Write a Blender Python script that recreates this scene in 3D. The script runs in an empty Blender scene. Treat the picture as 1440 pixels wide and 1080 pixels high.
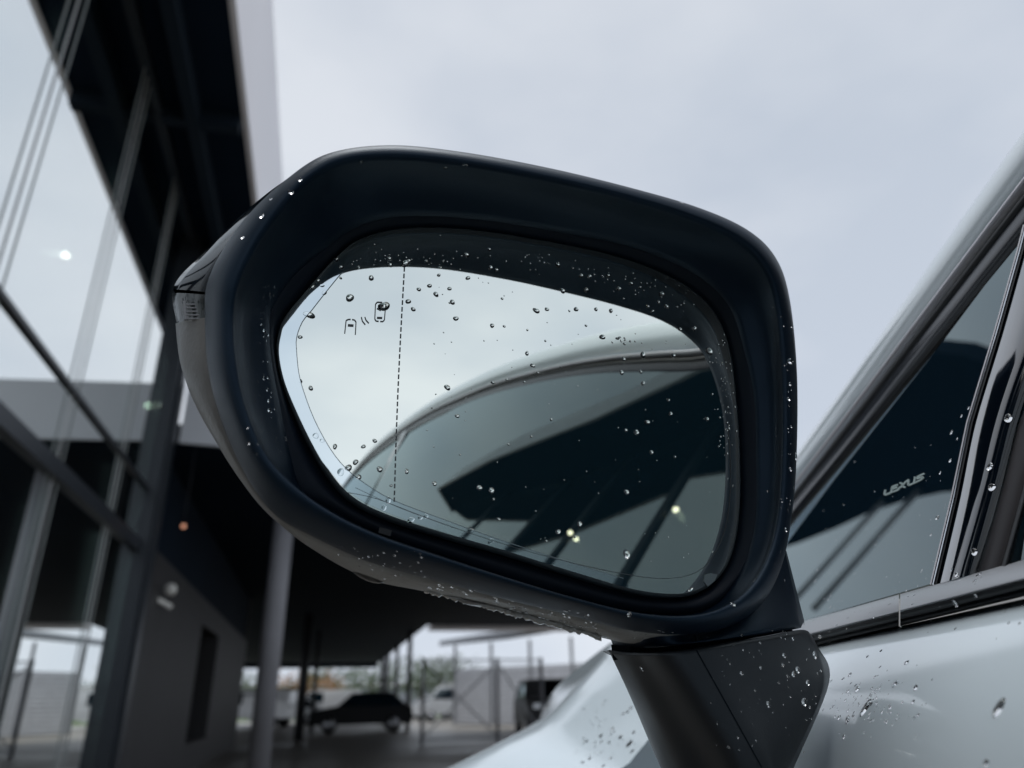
import bpy, bmesh, math, random
from mathutils import Vector, Matrix
from mathutils.bvhtree import BVHTree
random.seed(7)
R = math.radians
scene = bpy.context.scene
COL = scene.collection

# ------------------------------------------------------------------ camera
FP, CX, CY = 1038.0, 720.0, 540.0            # focal length and centre in photo pixels
ZEN = (-45.0, -2393.0)
def V(*a): return Vector(a)
UPc = V(ZEN[0], ZEN[1], FP).normalized()      # world up seen in image axes (right, down, forward)
def rc(px, py): return V(px-CX, py-CY, FP)
def cframe(vx):
    x = vx-CX; y = (FP*FP+ZEN[0]*x)/(-ZEN[1])
    F = V(x, y, FP).normalized(); r = F.cross(UPc).normalized()
    if r.x < 0: r = -r
    return r, F, UPc
BR, BF, BU = cframe(440)                      # building frame = world frame
CR, CF, CU = cframe(770)                      # car frame
def tow(v): return V(v.dot(BR), v.dot(BF), v.dot(BU))
EYE = V(0, 0, 0.95)
CARX, CARY = tow(CR), tow(CF)
YAW = math.atan2(CARX.y, CARX.x)
def ray(px, py): return tow(rc(px, py))
cam_d = bpy.data.cameras.new('camera'); cam = bpy.data.objects.new('camera', cam_d); COL.objects.link(cam)
cr, cu, cb = tow(V(1,0,0)), tow(V(0,-1,0)), tow(V(0,0,-1))
cam.matrix_world = Matrix(((cr.x,cu.x,cb.x,EYE.x),(cr.y,cu.y,cb.y,EYE.y),(cr.z,cu.z,cb.z,EYE.z),(0,0,0,1)))
cam_d.lens = 36*FP/1440; cam_d.sensor_width = 36
cam_d.clip_start = 0.01; cam_d.clip_end = 2000
cam_d.dof.use_dof = True; cam_d.dof.focus_distance = 0.315; cam_d.dof.aperture_fstop = 8.2
scene.camera = cam

# ------------------------------------------------------------------ sky, sun, exposure
SUN_EL, SUN_ROT = R(81), R(250)
w = bpy.data.worlds.new('World'); scene.world = w; w.use_nodes = True
nt = w.node_tree; nt.nodes.clear()
N = nt.nodes.new; L = nt.links.new
out = N('ShaderNodeOutputWorld'); bg = N('ShaderNodeBackground'); bg.inputs['Strength'].default_value = 0.0625
sky = N('ShaderNodeTexSky'); sky.sky_type = 'NISHITA'; sky.sun_disc = False
sky.sun_elevation = SUN_EL; sky.sun_rotation = SUN_ROT
tc = N('ShaderNodeTexCoord'); mp = N('ShaderNodeMapping'); mp.inputs['Scale'].default_value = (1.3, 1.3, 2.6)
n1 = N('ShaderNodeTexNoise'); n1.inputs['Scale'].default_value = 1.7; n1.inputs['Detail'].default_value = 5; n1.inputs['Roughness'].default_value = .45
cr1 = N('ShaderNodeValToRGB')
cr1.color_ramp.elements[0].position = .33; cr1.color_ramp.elements[0].color = (.55, .61, .705, 1)
cr1.color_ramp.elements[1].position = .66; cr1.color_ramp.elements[1].color = (.74, .78, .845, 1)
sep = N('ShaderNodeSeparateXYZ')
rmp = N('ShaderNodeMapRange'); rmp.inputs['From Min'].default_value = 0; rmp.inputs['From Max'].default_value = .75
rmp.inputs['To Min'].default_value = 11.2; rmp.inputs['To Max'].default_value = 9.6
mul = N('ShaderNodeVectorMath'); mul.operation = 'SCALE'
mix = N('ShaderNodeMix'); mix.data_type = 'RGBA'; mix.inputs['Factor'].default_value = .97
L(tc.outputs['Generated'], mp.inputs['Vector']); L(mp.outputs['Vector'], n1.inputs['Vector']); L(n1.outputs['Fac'], cr1.inputs['Fac'])
L(tc.outputs['Generated'], sep.inputs['Vector']); L(sep.outputs['Z'], rmp.inputs['Value'])
L(cr1.outputs['Color'], mul.inputs[0]); L(rmp.outputs['Result'], mul.inputs['Scale'])
L(sky.outputs['Color'], mix.inputs['A']); L(mul.outputs['Vector'], mix.inputs['B'])
L(mix.outputs['Result'], bg.inputs['Color']); L(bg.outputs['Background'], out.inputs['Surface'])
sd = bpy.data.lights.new('sun', 'SUN'); sd.energy = 1.5; sd.angle = R(36); sd.color = (1, .985, .96)
so = bpy.data.objects.new('sun', sd); COL.objects.link(so)
sdir = V(math.sin(SUN_ROT)*math.cos(SUN_EL), math.cos(SUN_ROT)*math.cos(SUN_EL), math.sin(SUN_EL))
so.rotation_euler = sdir.to_track_quat('Z', 'Y').to_euler(); so.location = (0, 0, 20)
vs = scene.view_settings; vs.view_transform = 'Standard'; vs.look = 'None'; vs.exposure = .70; vs.gamma = 1; vs.use_curve_mapping = False
scene.cycles.max_bounces = 12; scene.cycles.glossy_bounces = 8; scene.cycles.transmission_bounces = 8; scene.cycles.transparent_max_bounces = 12
scene.cycles.caustics_reflective = False; scene.cycles.caustics_refractive = False

# ------------------------------------------------------------------ materials
def mat(name, col, rough=.5, metal=0, spec=.5, coat=0, ior=1.45, trans=0, bump=0, bscale=200, var=0, vscale=5, emit=None, estr=0, coat_rough=.03, rvar=0, stint=None):
    m = bpy.data.materials.new(name); m.use_nodes = True
    t = m.node_tree; b = t.nodes['Principled BSDF']
    b.inputs['Base Color'].default_value = (*col, 1); b.inputs['Roughness'].default_value = rough
    b.inputs['Metallic'].default_value = metal; b.inputs['IOR'].default_value = ior
    b.inputs['Specular IOR Level'].default_value = spec
    if stint: b.inputs['Specular Tint'].default_value = (*stint, 1)
    b.inputs['Coat Weight'].default_value = coat; b.inputs['Coat Roughness'].default_value = coat_rough
    b.inputs['Transmission Weight'].default_value = trans
    if emit: b.inputs['Emission Color'].default_value = (*emit, 1); b.inputs['Emission Strength'].default_value = estr
    tcn = t.nodes.new('ShaderNodeTexCoord')
    if var or rvar:
        n = t.nodes.new('ShaderNodeTexNoise'); n.inputs['Scale'].default_value = vscale; n.inputs['Detail'].default_value = 6
        t.links.new(tcn.outputs['Object'], n.inputs['Vector'])
        if var:
            mr = t.nodes.new('ShaderNodeMapRange'); mr.inputs['From Min'].default_value = .3; mr.inputs['From Max'].default_value = .7
            mr.inputs['To Min'].default_value = 1-var; mr.inputs['To Max'].default_value = 1+var
            sc = t.nodes.new('ShaderNodeVectorMath'); sc.operation = 'SCALE'; sc.inputs[0].default_value = col
            t.links.new(n.outputs['Fac'], mr.inputs['Value']); t.links.new(mr.outputs['Result'], sc.inputs['Scale'])
            t.links.new(sc.outputs['Vector'], b.inputs['Base Color'])
        if rvar:
            m2 = t.nodes.new('ShaderNodeMapRange'); m2.inputs['From Min'].default_value = .3; m2.inputs['From Max'].default_value = .7
            m2.inputs['To Min'].default_value = max(0, rough-rvar); m2.inputs['To Max'].default_value = rough+rvar
            t.links.new(n.outputs['Fac'], m2.inputs['Value']); t.links.new(m2.outputs['Result'], b.inputs['Roughness'])
    if bump:
        n = t.nodes.new('ShaderNodeTexNoise'); n.inputs['Scale'].default_value = bscale; n.inputs['Detail'].default_value = 3
        bp = t.nodes.new('ShaderNodeBump'); bp.inputs['Strength'].default_value = bump; bp.inputs['Distance'].default_value = .001
        t.links.new(tcn.outputs['Object'], n.inputs['Vector']); t.links.new(n.outputs['Fac'], bp.inputs['Height']); t.links.new(bp.outputs['Normal'], b.inputs['Normal'])
    return m
def glossmix(name, base, gcol, fac=None, ior=None, transp=0, rough=0.0, fmax=1.0):
    """dark body under a reflecting layer; fac constant or Fresnel of ior; transp = share of what is not reflected that passes"""
    m = bpy.data.materials.new(name); m.use_nodes = True; t = m.node_tree; t.nodes.clear()
    o = t.nodes.new('ShaderNodeOutputMaterial'); mx = t.nodes.new('ShaderNodeMixShader')
    g = t.nodes.new('ShaderNodeBsdfGlossy'); g.inputs['Color'].default_value = (*gcol, 1); g.inputs['Roughness'].default_value = rough
    d = t.nodes.new('ShaderNodeBsdfDiffuse'); d.inputs['Color'].default_value = (*base, 1)
    src = d
    if transp:
        tr = t.nodes.new('ShaderNodeBsdfTransparent'); tr.inputs['Color'].default_value = (.8, .9, .9, 1)
        m2 = t.nodes.new('ShaderNodeMixShader'); m2.inputs['Fac'].default_value = transp
        t.links.new(d.outputs[0], m2.inputs[1]); t.links.new(tr.outputs[0], m2.inputs[2]); src = m2
    if ior:
        f = t.nodes.new('ShaderNodeFresnel'); f.inputs['IOR'].default_value = ior
        t.links.new(f.outputs[0], mx.inputs['Fac'])
    else: mx.inputs['Fac'].default_value = fac
    t.links.new(src.outputs[0], mx.inputs[1]); t.links.new(g.outputs[0], mx.inputs[2]); t.links.new(mx.outputs[0], o.inputs['Surface'])
    return m
M = {}
M['plastic'] = mat('matte_black_plastic', (.0026, .0078, .0165), .43, bump=.12, bscale=2600, spec=.40, stint=(.5,.73,1), rvar=.05, vscale=30)
M['plastic_arm'] = mat('satin_black_plastic', (.011, .0125, .015), .40, bump=.12, bscale=2600, spec=.5, stint=(.8,.9,1), rvar=.06, vscale=30)
M['shell'] = mat('wet_grey_shell', (.27, .265, .255), .38, bump=.25, bscale=500, var=.25, vscale=40, rvar=.12)  # grey lifted to stand in for bounce from white wing and ground
M['gloss'] = mat('gloss_black', (.002, .005, .01), .06, spec=.28)
M['gloss_pillar'] = mat('gloss_black_pillar', (.002, .005, .01), .05, coat=.6, bump=.04, bscale=40)
M['inner'] = mat('inner_black', (.0018, .0065, .015), .6, spec=.3)
M['recess'] = mat('recess_black', (.0018, .004, .008), .9, spec=.1)
M['lens'] = mat('lamp_lens', (.03, .042, .046), .12, spec=.5, bump=.3, bscale=260)
M['mirror'] = glossmix('mirror_silver', (.5, .5, .5), (.95, .995, .93), fac=1.0)
M['mirror_rim'] = glossmix('mirror_border_silver', (.5, .5, .5), (.85, .945, .96), fac=1.0, rough=.012)
M['glass_edge'] = mat('cut_glass_edge', (.16, .19, .20), .25, spec=.8)
M['etch'] = mat('etched_grey', (.10, .11, .115), .6)
M['etch_faint'] = mat('etched_faint', (.25, .31, .33), .5)
M['water'] = mat('water', (1, 1, 1), 0, ior=1.33, trans=1, spec=.5)
M['paint'] = mat('pearl_white_paint', (.76, .885, .97), .35, coat=1, spec=.5, coat_rough=.10)
M['window'] = glossmix('dark_window_glass', (.005, .015, .024), (.80, .93, .94), ior=2.05)
M['window2'] = glossmix('tinted_window_glass', (.005, .015, .026), (.80, .93, .94), ior=2.15)
M['frit'] = mat('frit_black', (.003, .006, .012), .22, spec=.4)
M['chrome'] = mat('satin_chrome', (.62, .64, .68), .17, metal=1)
M['trimline'] = mat('bright_trim', (.62, .62, .67), .35, metal=.2)
M['rubber'] = mat('rubber_seal', (.006, .008, .011), .55)
M['rubber_brown'] = mat('rubber_channel', (.02, .018, .021), .5)
M['belt'] = mat('satin_belt_trim', (.36, .38, .41), .3, metal=.35, bump=.05, bscale=800)
M['letter'] = mat('lettering_grey', (.34, .44, .45), .6)
M['chromelamp'] = mat('headlamp_clear', (.5, .53, .56), .08, metal=.7, coat=1)
M['facade_glass'] = glossmix('facade_glass', (.004, .006, .007), (.975, 1.0, .985), fac=.92, transp=.92)
M['mullion'] = mat('brushed_metal_mullion', (.42, .43, .43), .35, metal=.3)
M['bead'] = mat('pale_bead', (.30, .33, .33), .4)
M['mullion_dark'] = mat('dark_metal_post', (.022, .028, .036), .35, metal=.3)
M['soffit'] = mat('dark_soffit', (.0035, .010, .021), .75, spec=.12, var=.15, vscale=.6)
M['soffit_strip'] = mat('soffit_strip', (.006, .013, .022), .7, spec=.2)
M['fascia'] = mat('white_fascia', (.90, .89, .93), .5, var=.04, vscale=.5)
M['fascia_grey'] = mat('grey_fascia', (.5, .53, .57), .5, var=.06, vscale=.7)
M['dark'] = mat('charcoal_cladding', (.021, .021, .0235), .55, var=.15, vscale=1.5)
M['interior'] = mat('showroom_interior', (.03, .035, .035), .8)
M['steel'] = mat('painted_steel_column', (.19, .195, .215), .5, var=.1, vscale=2)
M['steel_dark'] = mat('dark_post', (.02, .021, .024), .5)
M['asphalt'] = mat('wet_asphalt', (.20, .188, .17), .42, var=.35, vscale=.35, bump=.4, bscale=60, rvar=.15)
M['slat'] = mat('grey_slat', (.62, .63, .66), .5, var=.08, vscale=3)
M['fence'] = mat('galvanised_fence', (.30, .31, .33), .5)
M['carblack'] = mat('dark_car_paint', (.003, .004, .006), .35, spec=.2)
M['carwhite'] = mat('white_car_paint', (.7, .72, .74), .25, coat=1)
M['tyre'] = mat('tyre', (.012, .012, .013), .8)
M['rim'] = mat('wheel_rim', (.35, .36, .38), .3, metal=.8)
M['leaf'] = mat('leaf_green', (.07, .105, .045), .7, var=.35, vscale=.4)
M['leaf_orange'] = mat('leaf_orange', (.33, .16, .055), .7, var=.3, vscale=.5)
M['bark'] = mat('bark', (.05, .04, .03), .9)
M['grass'] = mat('grass', (.07, .11, .035), .9, var=.3, vscale=.3)
M['lampglow'] = mat('lit_lamp', (1, 1, 1), .5, emit=(1, .95, .80), estr=260)
M['warmwhite'] = mat('lit_warm_white_lamp', (1, .9, .7), .5, emit=(1, .86, .62), estr=8)
M['warmlamp'] = mat('lit_warm_lamp', (1, .6, .4), .5, emit=(1, .42, .25), estr=.3)
M['cammera_white'] = mat('white_housing', (.7, .7, .66), .3)
M['hall'] = mat('far_hall_wall', (.30, .32, .35), .6, var=.1, vscale=.2)

# ------------------------------------------------------------------ object helpers
INV = {}
def empty(name, loc, rz=0, label=None, cat=None, group=None):
    o = bpy.data.objects.new(name, None); COL.objects.link(o); o.location = loc; o.rotation_euler = (0, 0, rz)
    o.empty_display_size = .1
    INV[o.name] = (Matrix.Translation(Vector(loc)) @ Matrix.Rotation(rz, 4, 'Z')).inverted()
    tag(o, label, cat, group); return o
def tag(o, label=None, cat=None, group=None, kind=None):
    if label: o['label'] = label
    if cat: o['category'] = cat
    if group: o['group'] = group
    if kind: o['kind'] = kind
    return o
def inv_of(p):
    while p is not None and p.name not in INV: p = p.parent
    return INV[p.name] if p is not None else None
WORLDGEO = {}
def mk(name, vs_, fs, m, parent=None, smooth=True, local=False, keep=False, kind=None, fix=True):
    """mesh object from world-space vertices (local=True: in its parent's space already)"""
    me = bpy.data.meshes.new(name)
    iv = None if (local or parent is None) else inv_of(parent)
    pts = [iv @ Vector(v) for v in vs_] if iv is not None else [Vector(v) for v in vs_]
    me.from_pydata([tuple(p) for p in pts], [], fs)
    if fix:
        bm = bmesh.new(); bm.from_mesh(me); bmesh.ops.recalc_face_normals(bm, faces=bm.faces); bm.to_mesh(me); bm.free()
    for p in me.polygons: p.use_smooth = smooth
    me.materials.append(m); me.update()
    o = bpy.data.objects.new(name, me); COL.objects.link(o)
    if parent is not None: o.parent = parent
    if kind: o['kind'] = kind
    if keep: WORLDGEO[o.name] = ([Vector(v) for v in vs_], fs)
    return o
class MB:
    def __init__(s): s.v = []; s.f = []
    def add(s, v, f):
        k = len(s.v); s.v += [Vector(x) for x in v]; s.f += [[i+k for i in q] for q in f]; return s
    def box(s, a, b):
        x0, y0, z0 = a; x1, y1, z1 = b
        return s.add([(x0,y0,z0),(x1,y0,z0),(x1,y1,z0),(x0,y1,z0),(x0,y0,z1),(x1,y0,z1),(x1,y1,z1),(x0,y1,z1)],
                     [(0,3,2,1),(4,5,6,7),(0,1,5,4),(1,2,6,5),(2,3,7,6),(3,0,4,7)])
    def prism(s, poly, off):
        """polygon of 3D points, extruded by vector off"""
        n = len(poly); a = [Vector(p) for p in poly]; b = [p+Vector(off) for p in a]
        return s.add(a+b, [list(range(n))[::-1], list(range(n, 2*n))]+[(i, (i+1) % n, n+(i+1) % n, n+i) for i in range(n)])
    def bar(s, a, b, wd, ht, up=(0,0,1)):
        a, b = Vector(a), Vector(b); d = (b-a).normalized(); x = d.cross(Vector(up)).normalized(); y = x.cross(d)
        c = [(-wd/2,-ht/2),(wd/2,-ht/2),(wd/2,ht/2),(-wd/2,ht/2)]
        return s.add([a+x*i+y*j for i, j in c]+[b+x*i+y*j for i, j in c], [(0,3,2,1),(4,5,6,7),(0,1,5,4),(1,2,6,5),(2,3,7,6),(3,0,4,7)])
    def tube(s, pts, r, n=12, cap=True):
        pts = [Vector(p) for p in pts]; rs = r if isinstance(r, (list, tuple)) else [r]*len(pts); k0 = len(s.v)
        for i, p in enumerate(pts):
            d = (pts[min(i+1, len(pts)-1)]-pts[max(i-1, 0)]).normalized()
            x = d.orthogonal().normalized() if abs(d.z) > .9 else d.cross(V(0,0,1)).normalized(); y = d.cross(x)
            s.v += [p+(x*math.cos(2*math.pi*k/n)+y*math.sin(2*math.pi*k/n))*rs[i] for k in range(n)]
        for i in range(len(pts)-1):
            for k in range(n): a = k0+i*n+k; b = k0+i*n+(k+1) % n; s.f.append([a, b, b+n, a+n])
        if cap: s.f.append([k0+k for k in range(n)][::-1]); s.f.append([k0+(len(pts)-1)*n+k for k in range(n)])
        return s
    def ball(s, c, r, n=10, sz=1):
        c = Vector(c); k0 = len(s.v); m = max(4, n//2)
        for i in range(1, m):
            t = math.pi*i/m
            s.v += [c+V(math.sin(t)*math.cos(2*math.pi*k/n), math.sin(t)*math.sin(2*math.pi*k/n), sz*math.cos(t))*r for k in range(n)]
        s.v += [c+V(0,0,r*sz), c-V(0,0,r*sz)]; T = len(s.v)-2
        for i in range(m-2):
            for k in range(n): a = k0+i*n+k; b = k0+i*n+(k+1) % n; s.f.append([a, b, b+n, a+n])
        for k in range(n):
            s.f.append([T, k0+(k+1) % n, k0+k]); s.f.append([T+1, k0+(m-2)*n+k, k0+(m-2)*n+(k+1) % n])
        return s
    def build(s, name, m, parent=None, **k): return mk(name, s.v, s.f, m, parent, **k)
def boxo(name, a, b, m, parent=None, **k): return MB().box(a, b).build(name, m, parent, smooth=False, **k)
def bevel(o, wdt=.002, seg=2):
    mo = o.modifiers.new('bevel', 'BEVEL'); mo.width = wdt; mo.segments = seg; mo.limit_method = 'ANGLE'; return o

# ------------------------------------------------------------------ places: rays of the photograph met with real planes
def carw(x, y, z): return EYE+CARX*x+CARY*y+V(0, 0, z)          # car-frame point (right, forward, up from the eye) -> world
SW, TUM = .15, math.tan(R(24))                                   # side windows: distance and inward lean
WN = (-CARX+V(0,0,TUM)).normalized()                             # outward normal of the window plane
WP0 = carw(SW, 0, 0)
def WP(px, py, off=0):
    d = ray(px, py); t = (WP0+WN*off-EYE).dot(WN)/d.dot(WN); return EYE+d*t
def wpt(y, z, off=0): return carw(SW+TUM*z, y, z)+WN*off         # window-plane point from car y, z
def CP(px, py, y):                                              # point at a given distance along the car
    d = ray(px, py); return EYE+d*(y/d.dot(CARY))
MN = -ray(430, 985).normalized(); MD = .28                       # mirror normal (out of the glass), distance of its plane
def MP(px, py, w_=0):
    d = ray(px, py); return EYE+d*((MD-w_)/(-d.dot(MN)))
MC = MP(720, 570)
def GY(px, py, x=None, z=None, y=None):
    d = ray(px, py)
    t = x/d.x if x is not None else ((z-EYE.z)/d.z if z is not None else y/d.y)
    return EYE+d*t
def catmull(pts, sub, closed=True):
    n = len(pts); o = []
    rng = range(n) if closed else range(n-1)
    for i in rng:
        g = (lambda k: pts[k % n]) if closed else (lambda k: pts[max(0, min(n-1, k))])
        p0, p1, p2, p3 = g(i-1), g(i), g(i+1), g(i+2)
        for j in range(sub):
            t = j/sub
            o.append(tuple(.5*((2*b)+(-a+c)*t+(2*a-5*b+4*c-d)*t*t+(-a+3*b-3*c+d)*t**3) for a, b, c, d in zip(p0, p1, p2, p3)))
    if not closed: o.append(tuple(pts[-1]))
    return o
def loft(rings, closed=True):
    n = len(rings[0]); v = [p for r in rings for p in r]; f = []
    for i in range(len(rings)-1):
        for k in range(n if closed else n-1):
            a = i*n+k; b = i*n+(k+1) % n; f.append((a, b, b+n, a+n))
    return v, f

# ================================================================== SETTING
g = mk('ground', [(-300,-300,0),(300,-300,0),(300,500,0),(-300,500,0)], [(0,1,2,3)], M['asphalt'], smooth=False, kind='structure')

# ---- showroom: glazed wall along the left, high soffit over it, angled wing behind the viewer
FX = -1.95; HS = 6.45
bld = empty('showroom_building', (FX, 2, 0), 0, 'black framed glass showroom wall under a tall dark soffit, left of the mirror', 'building')
y0 = 4.19; st = 1.585
mull_y = [y0+st*k for k in range(-2, 3)]            # last one stands just before the corner post
ZT = [.06, 2.56, 3.17, HS]
def pane(y_a, y_b, za, zb):
    boxo('glass_pane', (FX-.02, y_a, za), (FX, y_b, zb), M['facade_glass'], bld)
ys = mull_y+[8.50]
for a, b in zip(ys[:-1], ys[1:]):
    if b-a < .5: continue
    for za, zb in ((.06, 2.50), (2.62, 3.15), (3.19, HS-.12)): pane(a+.008, b-.008, za, zb)
for y in mull_y[:-1]+[mull_y[-1]]:
    mb = MB().box((FX-.16, y-.035, 0), (FX-.024, y+.035, HS-.1)); mb.box((FX-.024, y-.006, 0), (FX+.006, y+.006, HS-.1))
    mb.build('mullion', M['mullion'], bld, smooth=False)
    for dy in (-.125, .118): boxo('glazing_bead', (FX+.0005, y+dy, .06), (FX+.006, y+dy+.006, HS-.12), M['bead'], bld)
boxo('transom', (FX-.05, mull_y[0], 2.50), (FX+.045, 8.5, 2.62), M['mullion_dark'], bld)
boxo('transom', (FX-.05, mull_y[0], 3.152), (FX+.03, 8.5, 3.188), M['mullion_dark'], bld)
boxo('head_rail', (FX-.05, mull_y[0], HS-.12), (FX+.047, 8.5, HS-.005), M['mullion_dark'], bld)
boxo('corner_post', (FX-.25, 8.5, 0), (FX+.12, 8.93, HS-.005), M['mullion_dark'], bld)
boxo('corner_post', (FX+.12, 8.62, 0), (FX+.16, 8.80, HS-.006), M['mullion_dark'], bld)
# beams under the soffit
boxo('soffit_beam', (FX+.28, -2, HS-.22), (FX+.40, 11.6, HS-.004), M['soffit_strip'], bld)
boxo('soffit_beam', (FX+.05, 6.2, HS-.18), (-1.18, 6.32, HS-.004), M['soffit_strip'], bld)
# wing behind the viewer: wall line and canopy edge
wing = [(-1.95, 1.02), (-3.02, -2.6), (-4.35, -6.1), (-5.25, -10.2)]
for (xa, ya), (xb, yb) in zip(wing[:-1], wing[1:]):
    d = V(xb-xa, yb-ya, 0); ln = d.length; d.normalize(); nrm = V(-d.y, d.x, 0)
    k = max(1, round(ln/1.9))
    for i in range(k):
        a = V(xa, ya, 0)+d*(ln*i/k+.04); b = V(xa, ya, 0)+d*(ln*(i+1)/k-.04)
        MB().prism([a+V(0,0,.06), b+V(0,0,.06), b+V(0,0,HS-.1), a+V(0,0,HS-.1)], -nrm*.02*(1 if nrm.x > 0 else -1)).build('glass_pane', M['facade_glass'], bld, smooth=False)
        p = V(xa, ya, 0)+d*(ln*i/k)
        MB().bar(p, p+V(0,0,HS-.1), .07, .12, up=(d.x, d.y, 0)).build('mullion', M['mullion_dark'], bld, smooth=False)
edge = [(-1.17, 11.6), (-1.17, 4.35), (-1.86, 4.25), (-1.90, .9), (-2.02, -1.9), (-2.05, -2.6), (-2.85, -4.9), (-3.75, -8.2), (-4.75, -11.0)]  # unseen edge beside the car cut back to let light reach the door
inner = [(-9.5, -11.6), (-9.5, 11.6)]
pl = [V(x, y, HS) for x, y in edge+inner]
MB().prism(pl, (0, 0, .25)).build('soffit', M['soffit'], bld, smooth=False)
for (xa, ya), (xb, yb) in zip(edge[:-1], edge[1:]):
    a, b = V(xa, ya, HS-.02), V(xb, yb, HS-.02); d = (b-a).normalized(); nrm = V(-d.y, d.x, 0)
    hh = 2.05 if ya > 4.3 else (1.1 if ya < -1.8 else .3)
    hb = 2.05 if yb > 4.3 else (1.1 if yb < -1.8 else .3)
    MB().prism([a, b, b+V(0,0,hb), a+V(0,0,hh)], nrm*.06).build('fascia_panel', M['fascia'] , bld, smooth=False)
a, b = V(-4.75, -11.0, HS-.02), V(-9.5, -11.6, HS-.02)
MB().prism([a, b, b+V(0,0,1.1), a+V(0,0,1.1)], (0, -.06, 0)).build('fascia_panel', M['fascia'], bld, smooth=False)
# interior seen faintly through the panes
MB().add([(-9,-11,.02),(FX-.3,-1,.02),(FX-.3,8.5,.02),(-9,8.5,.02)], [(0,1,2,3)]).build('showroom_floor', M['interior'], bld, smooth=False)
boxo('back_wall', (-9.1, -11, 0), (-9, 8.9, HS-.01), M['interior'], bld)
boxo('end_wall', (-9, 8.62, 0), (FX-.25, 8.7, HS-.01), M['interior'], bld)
for px, py in ((38, 208), (92, 358), (148, 452)):
    p = GY(px, py, z=5.2)
    if p.x > FX-.3: continue
    lm = MB().tube([p+V(0,0,.02), p+V(0,0,HS-p.z-.01)], .008, 6).build('lamp_rod', M['mullion'], bld)
    MB().ball(p, .036 if px < 160 else .018, 12).build('lamp_globe', M['lampglow'], lm)

for (x, y, z, lb) in ((-2.98, -2.42, 4.35, 'small lit wall lamp reflected at the lower right of the mirror glass, brighter one'), (-3.58, -4.25, 4.3, 'small lit wall lamp reflected low in the middle of the mirror glass, fainter one')):
    q_ = empty('wall_lamp', (x, y, z), 0, lb, 'lamp', 'wall lamps on the showroom wing')
    MB().ball((x, y, z), .042 if y > -3 else .032, 12).build('lamp_globe', M['warmwhite'], q_)
    MB().bar((x, y, z), (x-.16, y-.03, z), .02, .02).build('bracket', M['mullion_dark'], q_, smooth=False)
# ---- charcoal block standing past the corner, under the far canopy
blk = empty('wall_block', (FX, 16, 0), 0, 'charcoal wall with a tall narrow slot opening under the dark canopy', 'wall')
sy0, sy1 = 14.1, 16.6
for (ya, yb, za, zb) in ((9.6, sy0, 0, 2.7), (sy1, 22.9, 0, 2.7), (sy0, sy1, 0, .45), (sy0, sy1, 2.3, 2.7)):
    boxo('wall', (FX-.3, ya, za), (FX, yb, zb), M['dark'], blk)
boxo('upper_wall', (FX-.35, 9.46, 2.7), (FX-.06, 22.9, 3.83), M['soffit'], blk)
boxo('end_wall', (FX-2.5, 22.9, 0), (FX, 23.1, 3.83), M['dark'], blk)
boxo('slot_back', (FX-.9, 13.9, .2), (FX-.8, 16.8, 2.6), M['recess'], blk)
boxo('wall_pier', (FX-.3, 9.0, 0), (FX+.02, 9.45, 3.83), M['steel_dark'], blk)
# ---- far lower canopy with posts
cp = empty('entrance_canopy', (1, 20, 0), 0, 'low black canopy with a grey front edge on thin dark posts behind the mirror', 'canopy')
zc = 3.85
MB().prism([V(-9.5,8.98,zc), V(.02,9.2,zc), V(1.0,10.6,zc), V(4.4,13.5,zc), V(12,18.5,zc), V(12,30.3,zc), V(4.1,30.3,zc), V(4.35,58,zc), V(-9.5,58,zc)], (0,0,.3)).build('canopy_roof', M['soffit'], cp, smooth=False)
MB().box((-9.5, 8.94, zc-.01), (FX-.30, 8.975, zc+.72)).build('canopy_fascia', M['fascia_grey'], cp, smooth=False)
MB().prism([V(FX+.17,8.96,zc-.01), V(.03,9.19,zc-.01), V(.03,9.19,zc+.72), V(FX+.17,8.96,zc+.72)], (0,-.04,0)).build('canopy_fascia', M['fascia_grey'], cp, smooth=False)
MB().box((12.005, 18.5, zc-.01), (12.05, 30.3, zc+.5)).build('canopy_fascia', M['fascia_grey'], cp, smooth=False)
boxo('canopy_wing', (4.3, 30.34, zc-.10), (26, 31.6, zc+.05), M['fascia'], cp)
for px, yy, r_ in ((424, 27, .16), (441, 33, .09), (536, 52, .16), (543, 48, .12), (556, 40, .10), (574, 33, .10)):
    p = GY(px, 985, y=yy)
    MB().tube([(p.x, p.y, 0), (p.x, p.y, zc-.002)], r_, 12).build('canopy_post', M['steel_dark'], cp)
boxo('canopy_back_beam', (-9.5, 57.6, zc-.32), (4.3, 57.9, zc-.003), M['soffit'], cp)
MB().prism([V(.95,6.95,HS), V(1.75,7.1,HS), V(3.7,8.3,HS), V(3.9,16.2,HS), V(3.2,14.5,HS), V(2.6,12.9,HS), V(2.15,11.6,HS), V(1.7,10.5,HS), V(1.35,9.8,HS), V(.95,9.2,HS)], (0,0,.22)).build('added_reflected_roof', M['soffit'], cp, smooth=False)  # unseen slab, added so the quarter glass reflects something dark
for x, y in ((1.62, 10.1), (2.0, 10.95), (3.5, 15.0)):
    MB().tube([(x, y, zc+.3), (x, y, HS-.002)], .042, 12).build('canopy_post', M['slat'], cp)  # added with the slab; pale so their reflections stay faint
col = empty('steel_column', (-.545, 9.75, 0), 0, 'round pale grey steel column standing in front of the black canopy', 'column')
MB().tube([(-.545, 9.75, 0), (-.545, 9.75, zc-.003)], .125, 32).build('column_shaft', M['steel'], col)
MB().tube([(-.545, 9.75, 0), (-.545, 9.75, .02)], .2, 24).build('base_plate', M['steel'], col)
p = GY(240, 829, x=FX+.12); q = GY(233, 852, x=FX+.1)
lmp = empty('security_camera', (FX+.1, p.y, p.z-.1), 0, 'small white dome camera fixed to the charcoal wall', 'camera')
MB().ball(p, .075, 14).build('dome', M['cammera_white'], lmp)
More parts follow.
